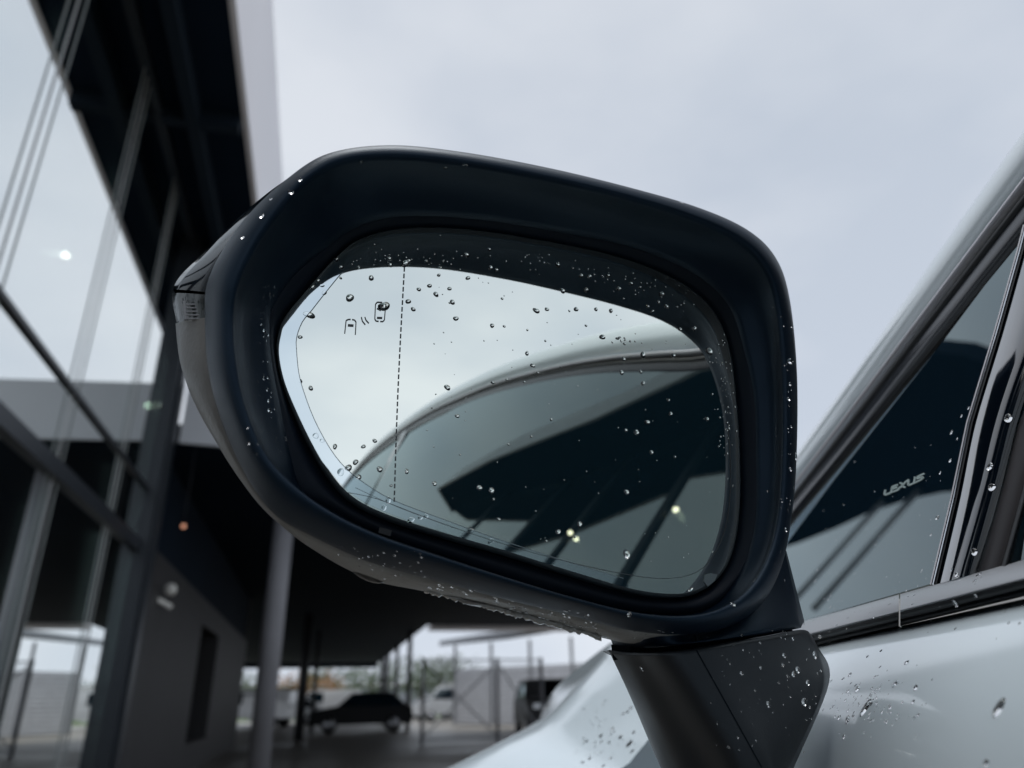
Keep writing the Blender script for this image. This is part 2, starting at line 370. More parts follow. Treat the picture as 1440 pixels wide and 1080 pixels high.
MB().bar(p+V(-.14,0,-.12), p+V(.02,.1,-.20), .06, .05).build('bracket', M['cammera_white'], lmp, smooth=False)
p = GY(258, 740, x=FX+.35)
wl = empty('ceiling_lamp', tuple(p), 0, 'small glowing orange lamp in the dark under the canopy', 'lamp')
MB().ball(p, .026, 12).build('lamp_globe', M['warmlamp'], wl); MB().tube([p, (p.x, p.y, zc)], .004, 6).build('lamp_rod', M['steel_dark'], wl)

# ---- louvred store with its own flat roof, beyond
lv = empty('louvred_store', (12, 40, 0), 0, 'pale grey slatted store building with a dark flat roof on posts, behind the gate', 'building')
A = GY(640, 1024, y=43); A.z = 0; B = GY(850, 1024, y=36); B.z = 0
dl = (B-A); ll = dl.length+6; dl.normalize(); nl = V(dl.y, -dl.x, 0)
if nl.y > 0: nl = -nl
top = 2.75
k = 13
for i in range(k):
    z0 = .05+i*(top-.05)/k; z1 = z0+(top-.05)/k-.022
    MB().prism([A+V(0,0,z0)+nl*.05, A+V(0,0,z0)+dl*ll+nl*.05, A+V(0,0,z1)+dl*ll, A+V(0,0,z1)], -nl*.03).build('slat', M['slat'], lv, smooth=False)
MB().prism([A-nl*.10, A-nl*.10+dl*ll, A-nl*.10+dl*ll+V(0,0,top), A-nl*.10+V(0,0,top)], -nl*5).build('store_body', M['fence'], lv, smooth=False)
for i in range(7):
    p = A+dl*(i*ll/6); MB().bar(p+nl*.08, p+nl*.08+V(0,0,4.0), .12, .12, up=(dl.x, dl.y, 0)).build('roof_post', M['fence'], lv, smooth=False)
rp = [A-dl*.8+nl*.45, A+dl*(ll+.5)+nl*.45, A+dl*(ll+.5)-nl*6, A-dl*.8-nl*6]
rz = [4.0, 5.0, 5.7, 4.7]
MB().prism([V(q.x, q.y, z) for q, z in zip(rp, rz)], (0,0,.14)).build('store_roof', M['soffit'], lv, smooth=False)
MB().prism([rp[0]+V(0,0,3.99), rp[1]+V(0,0,4.99), rp[1]+V(0,0,5.28), rp[0]+V(0,0,4.26)], nl*.06).build('roof_fascia', M['hall'], lv, smooth=False)
# ---- gate with diagonal brace
gt = empty('yard_gate', (3.6, 24, 0), 0, 'thin grey metal gate with a diagonal brace in front of the slatted store', 'gate')
ga, gb = GY(593, 1042, y=21.5), GY(700, 1042, y=21.5); ga.z = gb.z = 0
for p in (ga, gb, gb+(gb-ga)*.62): MB().tube([p, p+V(0,0,2.15)], .05, 10).build('gate_post', M['steel'], gt)
gc = gb+(gb-ga)*.62
for a, b in ((ga+V(0,0,2.1), gb+V(0,0,2.1)), (ga+V(0,0,.12), gb+V(0,0,.12)), (gb+V(0,0,2.1), gc+V(0,0,2.1)), (gb+V(0,0,.12), gc+V(0,0,.12)),
             (ga+V(0,0,2.05), gb+V(0,0,.15)), (gb+V(0,0,2.05), gc+V(0,0,.15)), (ga+V(0,0,.15), gb+V(0,0,2.05))):
    MB().bar(a, b, .035, .035).build('gate_rail', M['fence'], gt, smooth=False)
wires = MB()
for i in range(1, 34):
    p = ga+(gc-ga)*i/34; wires.bar(p+V(0,0,.12), p+V(0,0,2.1), .010, .010, up=(1,0,0))
wires.build('gate_wires', M['fence'], gt, smooth=False, kind='stuff')

# ---- distant cars
def parked_car(name, loc, rz, paint, label, L_=4.4, W_=1.8, H_=1.45, van=False, group=None):
    root = empty(name, loc, rz, label, 'van' if van else 'car', group)
    if van: prof = [(-.5,.25),(-.5,.95),(-.46,1.0),(.22,1.0),(.33,.62),(.48,.52),(.5,.25)]
    else: prof = [(-.5,.22),(-.5,.62),(-.44,.68),(-.30,.98),(-.12,1.0),(.10,.97),(.24,.66),(.46,.56),(.5,.42),(.5,.2)]
    v = []; n = len(prof)
    for sx, ins in ((-.5, .0), (-.36, .04), (.36, .04), (.5, .0)):
        for (l, h) in prof:
            tum_ = 1-.16*max(0, (h-.6))/.4 if abs(sx) > .4 else 1
            v.append(V(sx*W_*tum_, l*L_, h*H_+ins*.4))
    f = [[i*n+k, i*n+(k+1) % n, (i+1)*n+(k+1) % n, (i+1)*n+k] for i in range(3) for k in range(n)]+[list(range(n))[::-1], list(range(3*n, 4*n))]
    mk('body', v, f, paint, root, smooth=False, local=True)
    g0, g1 = (.66, .93)
    for sx in (-1, 1):
        pts = [(-.40,g0),(-.29,g1),(.08,g1),(.20,g0)] if not van else [(.02,.62),(.02,.93),(.21,.93),(.31,.64)]
        MB().prism([V(sx*(W_/2*(1-.16*max(0,(h-.6))/.4)+.004), l*L_, h*H_) for l, h in pts], (-sx*.01, 0, 0)).build('side_window', M['window'], root, smooth=False, local=True)
        for ly in (-.32, .31):
            wl_ = MB().tube([V(sx*(W_/2-.20), ly*L_, .33), V(sx*(W_/2+.01), ly*L_, .33)], .33, 20).build('wheel', M['tyre'], root, local=True)
            MB().tube([V(sx*(W_/2), ly*L_, .33), V(sx*(W_/2+.02), ly*L_, .33)], .21, 16).build('rim', M['rim'], wl_, local=True)
    for sx in (-1, 1):
        MB().box((sx*.62-.16, L_/2-.02, .48*H_), (sx*.62+.16, L_/2+.012, .56*H_)).build('headlight', M['chromelamp'], root, smooth=False, local=True)
        MB().box((sx*.66-.12, -L_/2-.012, .5*H_), (sx*.66+.12, -L_/2+.02, .6*H_)).build('tail_light', M['rubber_brown'], root, smooth=False, local=True)
    return root
def gpos(px, yy): p = GY(px, 1000, y=yy); return (p.x, p.y, 0)
parked_car('parked_car', gpos(508, 33.5), R(88), M['carblack'], 'black saloon car parked side-on under the far end of the canopy', 4.0, 1.8, 1.5)
parked_car('parked_car', gpos(772, 25), R(172), M['carblack'], 'dark off-road car half hidden behind the white front wing', 4.3, 1.85, 1.7)
parked_car('parked_van', gpos(352, 46), R(70), M['carwhite'], 'white van seen beyond the charcoal wall, left of the grey column', 5, 1.9, 1.9, True)
parked_car('parked_car', gpos(402, 52), R(95), M['carwhite'], 'white car seen just right of the grey column', 4.4, 1.8, 1.5)
parked_car('parked_van', gpos(458, 60), R(80), M['carwhite'], 'white van parked behind the black saloon car', 5, 1.9, 2.1, True)
parked_car('parked_van', gpos(640, 52), R(85), M['carwhite'], 'white van seen through the yard gate, right one', 5.2, 1.9, 2.1, True)
parked_car('parked_car', gpos(607, 58), R(60), M['carwhite'], 'pale car seen through the yard gate beside its left post', 4.4, 1.8, 1.6)
# ---- far trees, hall and grass
def tree(px, yy, h, wd, m, label):
    x, y, _ = gpos(px, yy)
    root = empty('tree', (x, y, 0), 0, label, 'tree', 'trees on the far side of the yard')
    MB().tube([(0,0,0), (.1,0,h*.3), (0,.1,h*.6)], [.2*h/6, .14*h/6, .05], 8).build('trunk', M['bark'], root, local=True)
    mb = MB(); rnd = random.Random(int(px*7+yy))
    cl = [(rnd.uniform(-.5,.5)*wd, rnd.uniform(-.5,.5)*wd, h*rnd.uniform(.35,.85)) for _ in range(9)]
    for _ in range(900):
        c = V(*rnd.choice(cl)); p = c+V(rnd.gauss(0,1), rnd.gauss(0,1), rnd.gauss(0,.8))*wd*.15
        if p.z > h: continue
        a = V(rnd.gauss(0,1), rnd.gauss(0,1), rnd.gauss(0,1)).normalized(); b = a.orthogonal().normalized(); s_ = rnd.uniform(.10,.22)*h/6
        c2 = a.cross(b)
        mb.add([p-b*s_, p+c2*s_*.6, p+b*s_, p-c2*s_*.6], [(0,1,2,3)])
    mb.build('crown', m, root, local=True, smooth=False, fix=False)
tl = [(335,95,5,5,'leaf','green tree left of the grey column, far off'),(398,105,6,5,'leaf_orange','orange-brown tree right of the grey column'),(462,92,5,5,'leaf_orange','orange autumn tree above the black saloon'),
      (492,100,6.5,7,'leaf','green tree right of the orange one above the black saloon'),(520,88,6,6,'leaf','green tree near the right end of the black saloon'),(430,120,7,5,'leaf','green tree between the two thin posts'),
      (588,96,7,7,'leaf','green tree at the left post of the yard gate'),(618,90,6,6,'leaf','green tree behind the middle of the yard gate'),(655,98,7,6,'leaf','green tree beside the corner of the slatted store'),(360,118,6,6,'leaf','dull green tree straight behind the left white van')]
for a in tl: tree(a[0], a[1], a[2], a[3], M[a[4]], a[5])
fh = empty('distant_hall', (5, 150, 0), 0, 'long low pale grey hall far behind the trees', 'building')
boxo('hall_wall', (-60, 150, 0), (60, 165, 4.5), M['hall'], fh); boxo('hall_roof', (-60.5, 149.5, 4.5), (60.5, 165.5, 5.0), M['fascia'], fh)
mk('grass_verge', [(-70,70,.01),(70,70,.01),(70,140,.01),(-70,140,.01)], [(0,1,2,3)], M['grass'], smooth=False, kind='structure')

# ================================================================== THE CAR
croot_w = carw(.9, -.2, 0); croot_w.z = 0
car = empty('white_car', tuple(croot_w), YAW, 'pearl white car with wet black door mirror, seen close up from beside its door', 'car')

# ---- top line of the side windows (car y, z), front to rear
Kpts = [(1.02,.055),(.82,.118),(.653,.161),(.537,.186),(.45,.206),(.383,.221),(.323,.234),(.204,.257),(.132,.284),(.022,.326),(-.112,.369),(-.335,.430),(-.529,.470),(-.794,.514),(-1.05,.535),(-1.27,.538),(-1.44,.515),(-1.55,.455),(-1.62,.35),(-1.66,.2)]
K = catmull(Kpts, 8, closed=False)
def koff(i, d):
    """K shifted by d metres outward (up / away from the glass) inside the window plane"""
    a, b = K[max(0, i-1)], K[min(len(K)-1, i+1)]
    ty, tz = b[0]-a[0], b[1]-a[1]; l = math.hypot(ty, tz)
    ny, nz = -tz/l*-1, ty/l*-1                       # left of travel (rearward travel -> up)
    return K[i][0]+ny*d, K[i][1]+nz*d
def kline(prof, name, m, parent, keep=False, i0=0, i1=None):
    """sweep a cross-section of (distance outward in the plane, height off the plane) along K"""
    i1 = len(K) if i1 is None else i1
    rings = []
    for (d, h) in prof:
        rings.append([wpt(*koff(i, d), h) for i in range(i0, i1)])
    v, f = loft(rings, closed=False)
    return mk(name, v, f, m, parent, keep=keep)
# painted roof rail / pillar: rounded section that turns over into the roof
rail = kline([(.0055,-.001),(.006,.0015),(.010,.0042),(.015,.0064),(.020,.0078),(.025,.0082),(.031,.0079),(.037,.0072),(.043,.0060),(.048,.0044),(.052,.0016),(.055,-.004),(.058,-.015),(.060,-.05)], 'roof_rail', M['paint'], car, keep=True)
kline([(.0000,.0),(.0003,.0045),(.0015,.006),(.0035,.006),(.0048,.0045),(.0052,.0)], 'window_trim', M['trimline'], rail)
kline([(-.030,-.0015),(-.0295,.001),(-.016,.0018),(-.006,.0016),(-.0008,.0012),(-.0004,-.001)], 'window_frame', M['frit'], rail)
kline([(-.0075,.0016),(-.0065,.0032),(-.0042,.0036),(-.003,.0018)], 'window_seal', M['rubber'], rail)
# roof skin between both rails (inner side of the rail to the car's middle)
rr = [wpt(*koff(i, .0595), -.05) for i in range(len(K))]
mid = [p+CARX*.25+V(0,0,.03) for p in rr]; mid2 = [p+CARX*1.15+V(0,0,.03) for p in rr]; mid3 = [p+CARX*1.4 for p in rr]
i0 = 44
v, f = loft([r_[i0:-24] for r_ in (rr, mid, mid2, mid3)], closed=False); mk('roof_skin', v, f, M['paint'], car)
v, f = loft([r_[6:i0+1] for r_ in (rr, mid, mid2, mid3)], closed=False); mk('windscreen', v, f, M['window'], car)
v, f = loft([r_[-25:] for r_ in (rr, mid, mid2, mid3)], closed=False); mk('rear_window', v, f, M['window'], car)

# ---- quarter glass ahead of the door glass
BELT = lambda px: (873 + (px-1131)*(821-873)/(1309-1131))
qg = [(1085,886),(1131,873),(1309,821),(1338,700),(1360,594),(1398,469),(1430,352),(1434,336),(1317,492),(1169,680),(1085,793)]
def panel(px, off, th, name, m, parent, keep=False, bulge=0):
    a = [WP(x, y, off) for x, y in px]
    return MB().prism(a, -WN*th).build(name, m, parent, smooth=False, keep=keep)
quarter = panel(qg, .0006, .004, 'quarter_glass', M['window2'], car, keep=True)
# seal strip: two thin bright lines with a dark groove
sl = [(1441,316),(1432,352),(1399,469),(1361,594),(1339,700),(1310,822)]
def strip(px, w_px, off, th, name, m, parent, pf=WP):
    v = []; f = []
    n = len(px)
    for i, (x, y) in enumerate(px):
        a = px[max(0, i-1)]; b = px[min(n-1, i+1)]; dx, dy = b[0]-a[0], b[1]-a[1]; l = math.hypot(dx, dy)
        nx, ny = -dy/l*w_px/2, dx/l*w_px/2
        P_, Q_ = pf(x+nx, y+ny, off), pf(x-nx, y-ny, off)
        v += [P_, Q_, P_+(pf(x+nx, y+ny, off-th)-P_), Q_+(pf(x-nx, y-ny, off-th)-Q_)]
    for i in range(n-1):
        a = 4*i; b = a+4
        f += [(a, b, b+1, a+1), (a+2, a+3, b+3, b+2), (a, a+2, b+2, b), (a+1, b+1, b+3, a+3)]
    f += [(0, 1, 3, 2), (4*n-4, 4*n-2, 4*n-1, 4*n-3)]
    return mk(name, v, f, m, parent, smooth=False)
strip([(x-1.5, y) for x, y in sl], 2.0, .0022, .002, 'seal_strip', M['trimline'], quarter)
strip([(x+1.6, y) for x, y in sl], 1.8, .0020, .002, 'seal_strip', M['chrome'], quarter)
strip([(x+4.5, y) for x, y in sl], 4.5, .0016, .002, 'seal_groove', M['rubber'], quarter)
# gloss black pillar panel behind the quarter glass: gently convex
def curved(left, right, off, bul, name, m, parent, n=10, keep=False):
    rows = []
    for (a, b) in zip(left, right):
        rows.append([WP(a[0]+(b[0]-a[0])*k/n, a[1]+(b[1]-a[1])*k/n, off+bul*(1-(2*k/n-1)**2)) for k in range(n+1)])
    v, f = loft(rows, closed=False); return mk(name, v, f, m, parent, keep=keep)
def lin(a, b, n=8): return [(a[0]+(b[0]-a[0])*k/n, a[1]+(b[1]-a[1])*k/n) for k in range(n+1)]
pil_l = [(x+6, y) for x, y in catmull(sl, 6, closed=False)]
pil_r = [(x, 822-(822-316)*k/(len(pil_l)-1)) for k, x in enumerate([0]*len(pil_l))][::-1]
pil_r = [(p[0]+58+26*(1-k/(len(pil_l)-1)), p[1]-16) for k, p in enumerate(pil_l)]
pillar = curved(pil_l, pil_r, .0005, .0035, 'pillar_panel', M['gloss_pillar'], car, keep=True)
ch_l = [(x, y) for x, y in pil_r]; ch_r = [(x+33, y-9) for x, y in pil_r]
curved(ch_l, ch_r, -.0005, .001, 'glass_channel', M['rubber_brown'], pillar)
curved([(x+31, y) for x, y in pil_r], [(x+44, y-9) for x, y in pil_r], .0006, .003, 'channel_lip', M['rubber'], pillar)
# front door glass (from the channel rearwards) and rear glass: gently barrelled sheet under the top line
def winsheet(ya, yb, name, parent, zlow=.04, nb=14):
    ks = [i for i in range(len(K)) if yb-.02 <= K[i][0] <= ya+.02]
    rows = []
    for j in range(nb+1):
        t = j/nb; row = []
        for i in ks:
            ty, tz = koff(i, -.022); z = zlow+(tz-zlow)*t
            row.append(wpt(ty if t > .98 else K[i][0], z, -.004+.010*math.sin(math.pi*min(1, max(0, (z-zlow)/.5)))))
        rows.append(row)
    v, f = loft(rows, closed=False); return mk(name, v, f, M['window'], parent, keep=True)
dg = winsheet(.285, -.93, 'door_glass', car)
winsheet(-.97, -1.60, 'rear_glass', car)
MB().prism([wpt(-.925,.03,.003), wpt(-.975,.03,.003), wpt(-.975,.515,.003), wpt(-.925,.51,.003)], -WN*.006).build('rear_pillar', M['gloss_pillar'], car, smooth=False)

# ---- belt trim
top_e = lambda x: 873+(x-1131)*(787-873)/(1440-1131)
bot_e = lambda x: 909+(x-1147)*(839-909)/(1440-1147)
bx = [1112, 1150, 1200, 1264]; bx2 = [1266, 1320, 1380, 1450, 1520]
for seg, nm in ((bx, 'belt_trim'), (bx2, 'belt_trim')):
    rows = []
    for t, o_ in ((0,.0), (.02,.0030), (.06,.0044), (.12,.0054), (.50,.0125), (.56,.0126), (.62,.0105), (.86,.0035), (1.0,.0005)):
        rows.append([WP(x, top_e(x)+(bot_e(x)-top_e(x))*t*.97, o_) for x in seg])
    v, f = loft(rows, closed=False); belt = mk(nm, v, f, M['belt'], car, keep=True)
    rows = [[WP(x, top_e(x)+(bot_e(x)-top_e(x))*t, o_) for x in seg] for t, o_ in ((.57,.0122),(.585,.0124),(.74,.0112),(.80,.0070),(.83,.0086),(.95,.0080),(.995,.0))]
    v, f = loft(rows, closed=False); mk('belt_rubber', v, f, M['rubber'], belt, keep=True)

# ---- door skin: from the belt down, bulging outward, then closing in towards the sill
def door_section(y):
    zt = .030+.0*(y)
    b = []
    for (dz, dx) in ((0,.002),(-.0008,-.004),(-.004,-.011),(-.010,-.019),(-.017,-.027),(-.026,-.036),(-.037,-.044),(-.052,-.052),(-.08,-.062),(-.14,-.076),(-.20,-.088),(-.30,-.095),(-.42,-.085),(-.55,-.10),(-.62,-.08),(-.70,-.02)):
        b.append(carw(SW+.0135+dx, y, zt+dz))
    return b
ysd = [.62, .56, .50, .44, .38, .30, .2, .05, -.2, -.5, -.93]
v, f = loft([door_section(y) for y in ysd], closed=False); door = mk('front_door', v, f, M['paint'], car, keep=True)
v, f = loft([door_section(y) for y in (-.94, -1.3, -1.7)], closed=False); mk('rear_door', v, f, M['paint'], car)

# ---- front wing: rounded loft with the bulge over the wheel
T = [(.63,(1010,880)),(.80,(868,903)),(.93,(852,909)),(1.12,(812,940)),(1.28,(787,962)),(1.42,(770,986)),(1.56,(760,1008))]
Lw = [(.63,(640,1230)),(.78,(560,1122)),(.93,(629,1081)),(1.12,(685,1053)),(1.28,(720,1036)),(1.42,(744,1025)),(1.56,(756,1014))]
rows = []
for (yt, tp), (yl, lp) in zip(T, Lw):
    a = CP(*tp, yt); b = CP(*lp, yl)
    ac, bc = (a-EYE), (b-EYE)
    ax, az = ac.dot(CARX), ac.z; bx_, bz = bc.dot(CARX), bc.z
    sec = []
    inn = [(ax+.55, az+.05), (ax+.25, az+.035), (ax+.08, az+.012)]
    for (x, z) in inn: sec.append(carw(x, yt, z))
    n = 14
    for k in range(n+1):
        t = k/n
        bul = math.sin(math.pi*t)
        x = ax+(bx_-ax)*(t**1.15); z = az+(bz-az)*(t**.9)-.010*bul-.010*math.exp(-((t-.42)/.12)**2)*(1-(yt-.6))
        sec.append(carw(x, yt+(yl-yt)*t, z))
    for dx, dz in ((-.008,-.012),(-.012,-.03),(-.004,-.07),(.01,-.14),(.04,-.25)): sec.append(carw(bx_+dx, yl, bz+dz))
    rows.append(sec)
cols = [catmull([tuple(r_[j]) for r_ in rows], 8, closed=False) for j in range(len(rows[0]))]
rows = [[Vector(c[i]) for c in cols] for i in range(len(cols[0]))]
v, f = loft(rows, closed=False); wing_o = mk('front_wing', v, f, M['paint'], car, keep=True)
last = rows[-1]
v, f = loft([last, [p+CARY*.02-V(0,0,.02) for p in last], [p+CARY*.03-V(0,0,.3) for p in last]], closed=False); mk('front_bumper', v, f, M['paint'], car)
hp = [CP(762,1008,1.55), CP(768,990,1.41), CP(777,976,1.35), CP(790,996,1.36), CP(799,1002,1.34), CP(780,1010,1.45)]
MB().prism([p-CARY*.012 for p in hp], (0,0,-.006)).build('headlight', M['chromelamp'], car, smooth=False)
# wheel under the wing and sill
whc = carw(.13, 1.05, 0); whc.z = .34
whl = MB().tube([whc-CARX*.12, whc+CARX*.12], .34, 40).build('front_wheel', M['tyre'], car)
MB().tube([whc-CARX*.125, whc-CARX*.11], .23, 32).build('wheel_rim', M['rim'], whl)

# ================================================================== DOOR MIRROR
G_ = [(388,475),(398,440),(430,400),(470,355),(503,329),(550,315),(610,312),(690,319),(780,334),(870,352),(940,376),(990,405),(1020,440),(1037,490),(1045,560),(1050,640),(1050,715),(1042,770),(1025,806),(995,830),(955,838),(890,830),(800,804),(710,776),(625,752),(540,724),(490,697),(455,656),(425,602),(403,550),(391,510)]
I_ = [(379,460),(384,432),(414,387),(462,347),(499,321),(548,306),(611,304),(692,311),(783,326),(874,344),(945,369),(996,399),(1028,436),(1045,488),(1060,558),(1063,640),(1063,718),(1053,776),(1033,818),(1006,850),(962,864),(890,860),(800,838),(709,811),(620,781),(529,750),(464,716),(425,690),(409,642),(394,572),(382,508)]
C_ = [(328,450),(334,405),(356,355),(388,305),(427,260),(477,231),(550,223),(650,232),(770,254),(880,280),(970,308),(1035,338),(1073,376),(1091,430),(1099,520),(1100,620),(1095,710),(1080,778),(1052,827),(1013,855),(963,867),(890,862),(800,840),(710,813),(620,784),(528,752),(460,718),(405,676),(369,632),(343,567),(331,505)]
O_ = [(288,440),(291,400),(311,355),(350,301),(394,262),(452,225),(545,211),(650,221),(770,243),(885,271),(978,297),(1046,327),(1086,364),(1107,420),(1118,520),(1118,630),(1112,715),(1098,795),(1073,847),(1030,879),(973,892),(890,887),(795,863),(705,841),(613,816),(520,790),(440,754),(385,722),(343,664),(309,585),(292,515)]
S_ = [(249,455),(245,402),(288,354),(343,299),(402,253),(464,221),(547,214),(651,225),(770,247),(884,276),(976,302),(1042,332),(1080,369),(1099,424),(1110,520),(1110,630),(1104,715),(1090,800),(1066,852),(1030,893),(975,903),(880,902),(800,877),(703,850),(598,829),(515,810),(432,764),(372,708),(325,649),(282,579),(257,515)]
wC = [.026,.029,.031,.033,.034,.0345,.035,.035,.0355,.0355,.034,.0315,.028,.023,.018,.016,.016,.018,.021,.024,.026,.027,.027,.027,.027,.027,.026,.025,.024,.024,.025]
SUB = 10; NS = len(G_)
def ring(pts, ws):
    w_ = ws if isinstance(ws, list) else [ws]*NS
    return catmull([(p[0], p[1], a) for p, a in zip(pts, w_)], SUB)
wI = [.003]*18+[.000,-.004,-.008,-.010,-.010,-.010,-.010,-.010,-.008,-.004,.0,.003,.003]
gR, iR, cR, oR, sR = ring(G_, 0.0), ring(I_, wI), ring(C_, wC), ring(O_, [a-.014 for a in wC]), ring(S_, -.012)
def to3(rg, dw=0): return [MP(x, y, w_+dw) for x, y, w_ in rg]
def lerp3(a, b, t): return [p+(q-p)*t for p, q in zip(a, b)]
g3, i3, c3, o3, s3 = to3(gR), to3(iR), to3(cR), to3(oR), to3(sR)
deep = to3(iR, -.020)
cen = sum(g3, V(0,0,0))/len(g3)
def outw(ring_, k):                                # radial unit vectors in the mirror plane
    o = []
    n = len(ring_)
    for i, p in enumerate(ring_):
        t = (ring_[(i+1) % n]-ring_[i-1]).normalized(); r_ = t.cross(MN).normalized()
        if r_.dot(p-cen) < 0: r_ = -r_
        o.append(r_*k)
    return o
rad = outw(c3, 1.0)
rings = [deep, i3]
for t, b in ((.12,.0),(.3,-.0005),(.5,-.001),(.7,-.0012),(.86,-.0008),(.95,-.0002)):
    rings.append([p+(q-p)*t+MN*b+r_*(.003*math.sin(math.pi*t)) for p, q, r_ in zip(i3, c3, rad)])
for t, b in ((0,.0012),(.10,.0030),(.25,.0048),(.42,.0056),(.6,.0052),(.78,.0036),(.90,.0018),(1,0)):
    rings.append([p+(q-p)*t+MN*b for p, q in zip(c3, o3)])
rings.append([p-MN*.003-r_*.0004 for p, r_ in zip(o3, rad)])
rings.append([p-MN*.004-r_*.0030 for p, r_ in zip(o3, rad)])
v, f = loft(rings)
housing = mk('mirror_housing', v, f, M['plastic'], car, keep=True)
# shell behind the rim, in three pieces: gloss cap, lamp, lower shell
o_in = [p-MN*.0035-r_*.0016 for p, r_ in zip(o3, rad)]
def shell_part(a, b, name, m, proud=0, parent=housing, keep=True):
    """stations a..b (float, wraps)"""
    n = NS*SUB; ia, ib = round(a*SUB), round(b*SUB)
    idx = [i % n for i in range(ia, ib+1)]
    rows = []
    back = [(-.034,.97),(-.056,.90),(-.074,.76),(-.086,.52),(-.092,.2)]
    def con(i, dw, k):
        p = s3[i]; c = cen+MN*(-.012); return c+(p-c)*k+MN*(dw+.012)
    rows.append([o_in[i]-MN*.006-rad[i]*.002 for i in idx])
    for t in (0,.25,.5,.75,1): rows.append([o_in[i]+(s3[i]-o_in[i])*t+rad[i]*(.0016*math.sin(math.pi*t)+proud) for i in idx])
    for dw, k in back: rows.append([con(i, dw, k) for i in idx])
    v, f = loft(rows, closed=False); return mk(name, v, f, m, parent, keep=keep)
shell_part(.88, 14, 'gloss_cap', M['gloss'])
shell_part(.05, .84, 'turn_signal', M['lens'], .0002)
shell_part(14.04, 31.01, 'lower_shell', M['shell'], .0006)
# reflector bars inside the lamp lens
for k in range(7):
    a = s3[round(.12*SUB)]; b = s3[round(.7*SUB)]
lensb = MB()
A_, B_ = MP(259, 449, -.004), MP(259, 426, -.004)
for k in range(5):
    y = 428+k*5
    lensb.bar(MP(262, y, .001), MP(281, y, .004), .0005, .0006)
lensb.bar(MP(259, 424, .001), MP(261, 450, .001), .0012, .0009)
lensb.build('lamp_reflector', M['fence'], housing, smooth=False)
# backing tray behind the glass
n = len(deep)
v = deep+[cen-MN*.02]; mk('housing_tray', v, [(i, (i+1) % n, n) for i in range(n)], M['recess'], housing)
# black inner ring between wall and glass
v, f = loft([[p+MN*-.0002 for p in i3], lerp3(i3, g3, .35), [a+(b-a)*.8-MN*.006 for a, b in zip(i3, g3)], [b-MN*.009 for b in g3]])
mk('inner_gap', v, f, M['inner'], housing)

# ---- mirror glass: a cap of a 1.4 m sphere
RS = 1.4
def bulge(p):
    d = (p-MC); d = d-MN*d.dot(MN); return p+MN*(math.sqrt(RS*RS-d.length_squared)-RS)
def gp(px, py, off=0): return bulge(MP(px, py))+MN*off
gcen = sum(g3, V(0,0,0))/len(g3)
NR = 40
rows = []
for k in range(1, NR+1):
    t = k/NR*.985; rows.append([bulge(gcen+(p-gcen)*t) for p in g3])
v, f = loft(rows); c0 = len(v); v.append(bulge(gcen)); n = len(g3)
f += [(c0, (i+1) % n, i) for i in range(n)]
glass = mk('mirror_glass', v, f, M['mirror'], housing, keep=True)
for nrm_fix in (glass,):
    pass
e0 = rows[-1]
e1 = [bulge(gcen+(p-gcen)*.994)-MN*.0005 for p in g3]; e2 = [bulge(gcen+(p-gcen)*1.0)-MN*.0020 for p in g3]; e3 = [p-MN*.004 for p in e2]
v, f = loft([e0, e1, e2, e3]); mk('glass_edge', v, f, M['glass_edge'], housing)
# outer zone of the glass on the left: strip between the edge and a traced inner line
zin = [(484,378),(478,382),(456,409),(438,432),(425,448),(417,470),(417,490),(420,520),(427,547),(442,587),(464,628),(487,657),(516,680),(553,702),(620,728),(700,757),(790,786),(880,812)]
zout = [(472,366),(463,377),(437,404),(416,426),(402,446),(394,470),(392,492),(397,522),(407,552),(427,597),(446,634),(460,655),(494,692),(543,719),(626,748),(707,772),(798,800),(889,826)]
zi, zo = catmull(zin, 6, False), catmull(zout, 6, False)
rows = [[gp(a[0]+(b[0]-a[0])*t, a[1]+(b[1]-a[1])*t, .00012) for a, b in zip(zi, zo)] for t in (0, .33, .66, 1)]
v, f = loft(rows, closed=False); mk('heated_border', v, f, M['mirror_rim'], housing)
def gline(px, wpx, name, m, off=.0002): return strip(px, wpx, off, .00006, name, m, housing, pf=lambda x, y, o: gp(x, y, o))
gline(catmull(zin, 3, False), .9, 'etched_line', M['etch_faint'])
gline(catmull([(485,690),(530,700),(600,727),(680,755),(760,779),(850,800),(930,812),(985,803),(1015,770),(1030,724),(1034,660),(1030,600)], 4, False), .7, 'etched_line', M['etch'])
gline(catmull([(500,684),(560,712),(640,742)], 4, False), .6, 'etched_line', M['etch_faint'])
# dashed line of the aspheric zone
ds = MB()
def quadstrip(mb, a, b, wpx, off=.00025):
    dx, dy = b[0]-a[0], b[1]-a[1]; l = math.hypot(dx, dy) or 1; nx, ny = -dy/l*wpx/2, dx/l*wpx/2
    p = [gp(a[0]+nx, a[1]+ny, off), gp(a[0]-nx, a[1]-ny, off), gp(b[0]-nx, b[1]-ny, off), gp(b[0]+nx, b[1]+ny, off)]
    mb.prism(p, -MN*.00005)
y = 372.0
while y < 702:
    xa = 569.5-14.5*(y-372)/330-3*math.sin(math.pi*(y-372)/330)*.6
    quadstrip(ds, (xa, y), (xa-.25, y+6.2), 2.0); y += 9.6
ds.build('dashed_line', M['etch'], housing, smooth=False)
ic = MB()
def poly(pts, wpx=1.5):
    for a, b in zip(pts[:-1], pts[1:]): quadstrip(ic, a, b, wpx)
poly([(485,466),(487,447.5),(490,446),(493.5,446)]); poly([(495.5,446.2),(499,447),(501,450),(500,468)])     # left car outline
poly([(489.5,454.3),(497.5,455)], 3.2)
poly([(508.5,443),(510,449),(514,454)]); poly([(513.5,443),(515,447.5),(519,452)])                                # two waves
poly([(538,422.5),(531,422),(528.5,425),(527.5,446),(529,449),(533,449.6)]); poly([(535,449.8),(539,450),(541,447.5),(543,425)])
